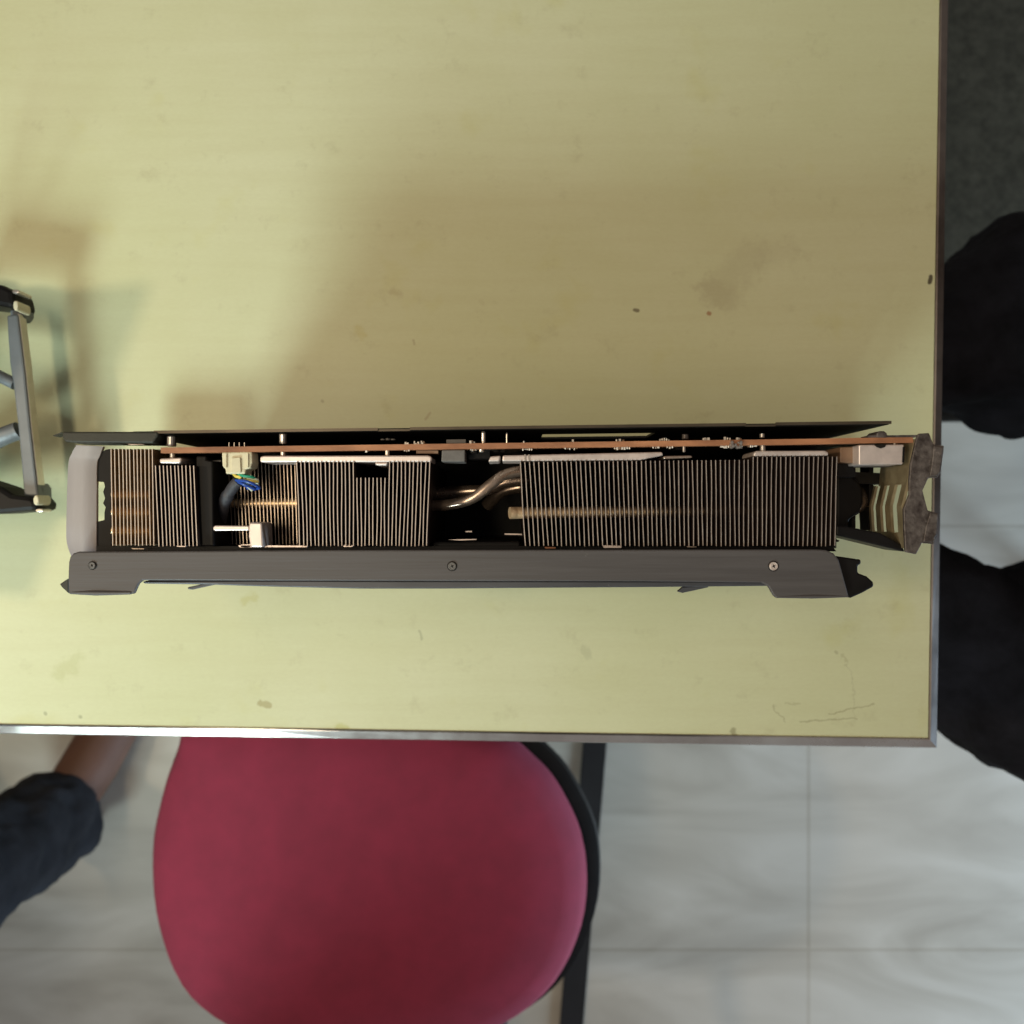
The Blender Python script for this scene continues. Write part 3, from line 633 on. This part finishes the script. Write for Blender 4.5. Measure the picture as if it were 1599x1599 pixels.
lofted('seat', out, [(.1, .014), (.4, .013), (.7, .010), (.88, .004), (.96, -.004), (1.0, -.016), (1.0, -.030), (.97, -.040), (.9, -.044)], M['red'], ch)
lofted('seat_shell', [p + Vector((.004, .002, 0)) for p in out], [(.98, -.030), (1.045, -.034), (1.055, -.042), (1.0, -.056), (.85, -.066), (.4, -.07)], M['blackp'], ch)
cc = sum(out, Vector()) / len(out)
for sx, sy in ((-1, -1), (1, -1), (1, 1), (-1, 1)):
    MB().tube([(cc.x + sx*.13, cc.y + sy*.13, .39), (cc.x + sx*.14, cc.y + sy*.14, .2), (cc.x + sx*.15, cc.y + sy*.15, .0)], .011, 12).build('leg', M['black'], ch, smooth=True)
yb2 = cc.y - .235
MB().tube(spline([(cc.x - .12, cc.y - .13, .39), (cc.x - .12, yb2 - .01, .40), (cc.x - .12, yb2 - .04, .55), (cc.x - .12, yb2 - .06, .80)], 6), .010, 10).build('back_post', M['black'], ch, smooth=True)
MB().tube(spline([(cc.x + .12, cc.y - .13, .39), (cc.x + .12, yb2 - .01, .40), (cc.x + .12, yb2 - .04, .55), (cc.x + .12, yb2 - .06, .80)], 6), .010, 10).build('back_post', M['black'], ch, smooth=True)
MB().box((cc.x - .19, yb2 - .05, .58), (cc.x + .19, yb2 - .015, .86)).build('backrest', M['red'], ch, bevel=.012, seg=4)

# ------------------------------------------------------------------ people
def blobs(name, chains, voxel, m, parent=None, region=None, smooth_it=6, folds=0):
    """chains of (x,y,z,r) tapered limbs fused into one continuous surface"""
    bm = bmesh.new()
    for c in chains:
        for i, (x, y, z, r) in enumerate(c):
            bmesh.ops.create_icosphere(bm, subdivisions=3, radius=r, matrix=Matrix.Translation((x, y, z)))
            if i + 1 < len(c):
                a = Vector((x, y, z)); q = Vector(c[i+1][:3]); d = q - a; l = d.length
                if l < 1e-5: continue
                mtx = Matrix.Translation((a + q) / 2) @ d.to_track_quat('Z', 'Y').to_matrix().to_4x4()
                bmesh.ops.create_cone(bm, cap_ends=True, segments=20, radius1=r, radius2=c[i+1][3], depth=l, matrix=mtx)
    me = bpy.data.meshes.new(name); bm.to_mesh(me); bm.free()
    o = bpy.data.objects.new(name, me); COL.objects.link(o)
    md = o.modifiers.new('r', 'REMESH'); md.mode = 'VOXEL'; md.voxel_size = voxel; md.use_smooth_shade = True
    sm = o.modifiers.new('s', 'SMOOTH'); sm.factor = .5; sm.iterations = smooth_it
    if folds:
        tx = bpy.data.textures.new('folds', 'CLOUDS'); tx.noise_scale = .045; tx.noise_depth = 2
        dm = o.modifiers.new('d', 'DISPLACE'); dm.texture = tx; dm.texture_coords = 'LOCAL'; dm.strength = folds; dm.mid_level = .5
    dg = bpy.context.evaluated_depsgraph_get(); ev = o.evaluated_get(dg)
    m2 = bpy.data.meshes.new_from_object(ev); o.modifiers.clear(); o.data = m2; m2.name = name
    m2.materials.clear(); m2.materials.append(m)
    for p in m2.polygons: p.use_smooth = True
    WL[o.name] = Vector((0, 0, 0))
    if parent is not None:
        o.parent = parent; o.matrix_parent_inverse = Matrix.Translation(-WL[parent.name])
    return o
def xf(pts, o, d):
    """local (forward, left, up, r) -> world; d = heading angle"""
    c, s = math.cos(d), math.sin(d)
    return [(o[0] + f*c - l*s, o[1] + f*s + l*c, u, r) for f, l, u, r in pts]
def hand(f, l, u, fd, side, r=.0085):
    """hand lying flat, fingers along the unit vector fd (fwd,left,up)"""
    ch_ = []
    F_ = Vector(fd); S_ = Vector((F_.y, -F_.x, 0)).normalized() * side
    p = Vector((f, l, u))
    for k in (-1.5, -.5, .5, 1.5):
        a = p + S_ * .010 * k; b_ = p + F_ * .075 + S_ * .0175 * k
        ln = (.062, .074, .080, .070)[int(k + 1.5)]
        c1 = b_ + F_ * ln * .45 + Vector((0, 0, -.004)); c2 = b_ + F_ * ln * .78 + Vector((0, 0, -.014)); c3 = b_ + F_ * ln + Vector((0, 0, -.026))
        ch_.append([(*a, .013), (*b_, .0115), (*c1, r), (*c2, r*.92), (*c3, r*.82)])
    t0 = p + F_ * .02 + S_ * .024; t1 = p + F_ * .05 + S_ * .048; t2 = p + F_ * .078 + S_ * .058
    ch_.append([(*t0, .013), (*t1, .0105), (*t2, .0085)])
    return ch_
def head_parts(hf, hl, hu):
    c = [[(hf-.02, hl, hu+.03, .085), (hf+.01, hl, hu+.02, .080)], [(hf+.03, hl, hu-.05, .052), (hf+.045, hl, hu-.075, .036)], [(hf+.085, hl, hu+.01, .010), (hf+.105, hl, hu-.018, .013)],
         [(hf, hl+.078, hu+.01, .014), (hf-.005, hl+.086, hu-.015, .010)], [(hf, hl-.078, hu+.01, .014), (hf-.005, hl-.086, hu-.015, .010)],
         [(hf+.083, hl-.018, hu-.045, .007), (hf+.088, hl, hu-.044, .008), (hf+.083, hl+.018, hu-.045, .007)]]
    return c
def person(label, o, d, pose, skin, trousers, shirt):
    root = thing('person', label, 'person', (o[0], o[1], 0))
    W_ = lambda cs: [xf(c, o, d) for c in cs]
    body = blobs('body', W_(pose['body']), .0045, skin, root, smooth_it=4)
    blobs('trousers', W_(pose['trousers']), .007, trousers, body, folds=.026)
    blobs('shirt', W_(pose['shirt']), .009, shirt, body, folds=.016)
    blobs('hair', W_(pose['hair']), .008, M['hair'], body)
    return body
# seated person on the right: origin at pelvis, faces the table (heading pi)
px_, py_ = .60, .018
def L_(x, y): return (px_ - x, -(y - py_))          # world -> local for heading pi
kneeU = L_(.25, .110); kneeD = L_(.25, -.052)
legU = (kneeU, L_(.328, .125), L_(.400, .142), (.0, -.09)); legD = (kneeD, L_(.328, -.081), L_(.402, -.122), (.0, .09))
hipU = (.0, -.09); hipD = (.0, .09)
def leg(pts, g=0):
    (kx, ky), (ax, ay), (bx, by), hip = pts
    return [(*hip, .53, .082+g), (bx, by, .535, .080+g), (ax, ay, .545, .047+g), (kx, ky, .545, .036+g), (kx-.01, ky, .33, .034+g), (kx-.03, ky, .10, .028+g)]
def foot(f, l): return [(f, l, .06, .034), (f+.02, l, .04, .036), (f+.10, l, .028, .030), (f+.17, l, .02, .022)]
torso = [(-.02, 0, .55, .12), (-.02, 0, .72, .125), (0, 0, .90, .125), (0, 0, 1.0, .10)]
sh1 = [(0, -.17, 1.02, .055), (0, .17, 1.02, .055)]
neck = [(0, 0, 1.02, .055), (.02, 0, 1.14, .05)]
armR = [(0, -.18, 1.01, .05), (-.08, -.25, .80, .042), (-.02, -.225, .67, .030), (-.005, -.215, .645, .024)]
armL = [(0, .18, 1.01, .05), (-.10, .26, .79, .042), (-.01, .230, .60, .030), (.03, .216, .565, .024)]
seated = dict(
    body=[leg(legU, -.006), leg(legD, -.006), foot(kneeU[0]-.03, kneeU[1]), foot(kneeD[0]-.03, kneeD[1]), torso, sh1, neck, armR, armL,
          *hand(-.002, -.208, .640, (.93, .35, -.10), 1), *hand(.043, .213, .562, (.97, -.18, -.15), -1), *head_parts(.03, 0, 1.26)],
    trousers=[leg(legU, .003), leg(legD, .003), [(0, -.08, .54, .10), (0, .08, .54, .10)], [(-.02, 0, .56, .135), (-.02, 0, .62, .135)]],
    shirt=[[(f, l, u, r+.012) for f, l, u, r in torso], [(f, l, u, r+.012) for f, l, u, r in sh1], [(f, l, u, r+.010) for f, l, u, r in armR[:3]], [(f, l, u, r+.010) for f, l, u, r in armL[:3]], [(-.02, -.03, .62, .14), (-.02, .03, .62, .14)]],
    hair=[[(-.005, 0, 1.315, .088), (-.035, 0, 1.27, .090)]])
person('person in black clothes sitting at the right side of the table, thighs apart', (px_, py_), math.pi, seated, M['skin2'], M['cloth'], M['cloth'])
stool = thing('stool', 'black stool under the seated person', 'stool', (.66, .018, 0))
MB().tube([(.66, .018, .40), (.66, .018, .445)], .16, 32).build('seat', M['blackp'], stool, bevel=.008)
for a in range(4):
    c, s = math.cos(a*math.pi/2+.78), math.sin(a*math.pi/2+.78)
    MB().tube([(.66 + c*.11, .018 + s*.11, .40), (.66 + c*.17, .018 + s*.17, 0)], .012, 10).build('leg', M['black'], stool)

# standing person at the near left: only the foot and trouser hem are in view
hd = math.radians(66)
def sleg(l, f=0, g=0): return [(f-.05, l*.8+.12, .90, .085+g), (f-.02, l+.05, .52, .052+g), (f, l, .30, .050+g), (f, l, .10, .036+g)]
def sfoot(l, f=0): return [(f-.03, l, .040, .036), (f+.01, l, .075, .036), (f+.06, l, .050, .037), (f+.13, l, .030, .036), (f+.17, l-.004, .022, .026)]
def toes(l, f, s): return [[(f+.16, l + s*(.030 - .0155*k), .020, .014), (f+.205 - .009*k, l + s*(.032 - .0165*k), .013, .0125 - .0012*k)] for k in range(5)]
tor = [(-.05, .22, .92, .12), (-.05, .22, 1.10, .115), (-.04, .22, 1.32, .13), (-.04, .22, 1.42, .09)]
shs = [(-.04, .04, 1.45, .055), (-.04, .40, 1.45, .055)]
aR = [(-.04, .03, 1.44, .05), (-.07, -.02, 1.16, .040), (-.02, -.03, .92, .028), (-.01, -.03, .88, .025)]
aL = [(-.04, .41, 1.44, .05), (-.07, .46, 1.16, .040), (-.02, .47, .92, .028), (-.01, .47, .88, .025)]
standing = dict(
    body=[sleg(0), sleg(.24, -.04), sfoot(0), sfoot(.24, -.04), *toes(0, 0, 1), *toes(.24, -.04, -1), tor, shs, [(-.03, .22, 1.45, .055), (-.01, .22, 1.56, .05)], aR, aL,
          *hand(-.005, -.03, .87, (.12, 0.02, -.99), 1), *hand(-.005, .47, .87, (.12, -.02, -.99), -1), *head_parts(.0, .22, 1.68)],
    trousers=[[(f-.006*(u < .2), l, u, r + .012 + .014*(u < .2)) for f, l, u, r in sleg(0)], [(f, l, u, r + .012 + .014*(u < .2)) for f, l, u, r in sleg(.24, -.04)], [(-.05, .15, .93, .115), (-.05, .29, .93, .115)]],
    shirt=[[(f, l, u, r+.012) for f, l, u, r in tor], [(f, l, u, r+.012) for f, l, u, r in shs], [(f, l, u, r+.010) for f, l, u, r in aR[:2]], [(f, l, u, r+.010) for f, l, u, r in aL[:2]]],
    hair=[[(-.03, .22, 1.735, .088), (-.06, .22, 1.69, .090)]])
person('person standing at the near left corner in charcoal trousers with a bare brown foot', (-.595, -.395), hd, standing, M['skin'], M['cloth2'], M['cloth2'])
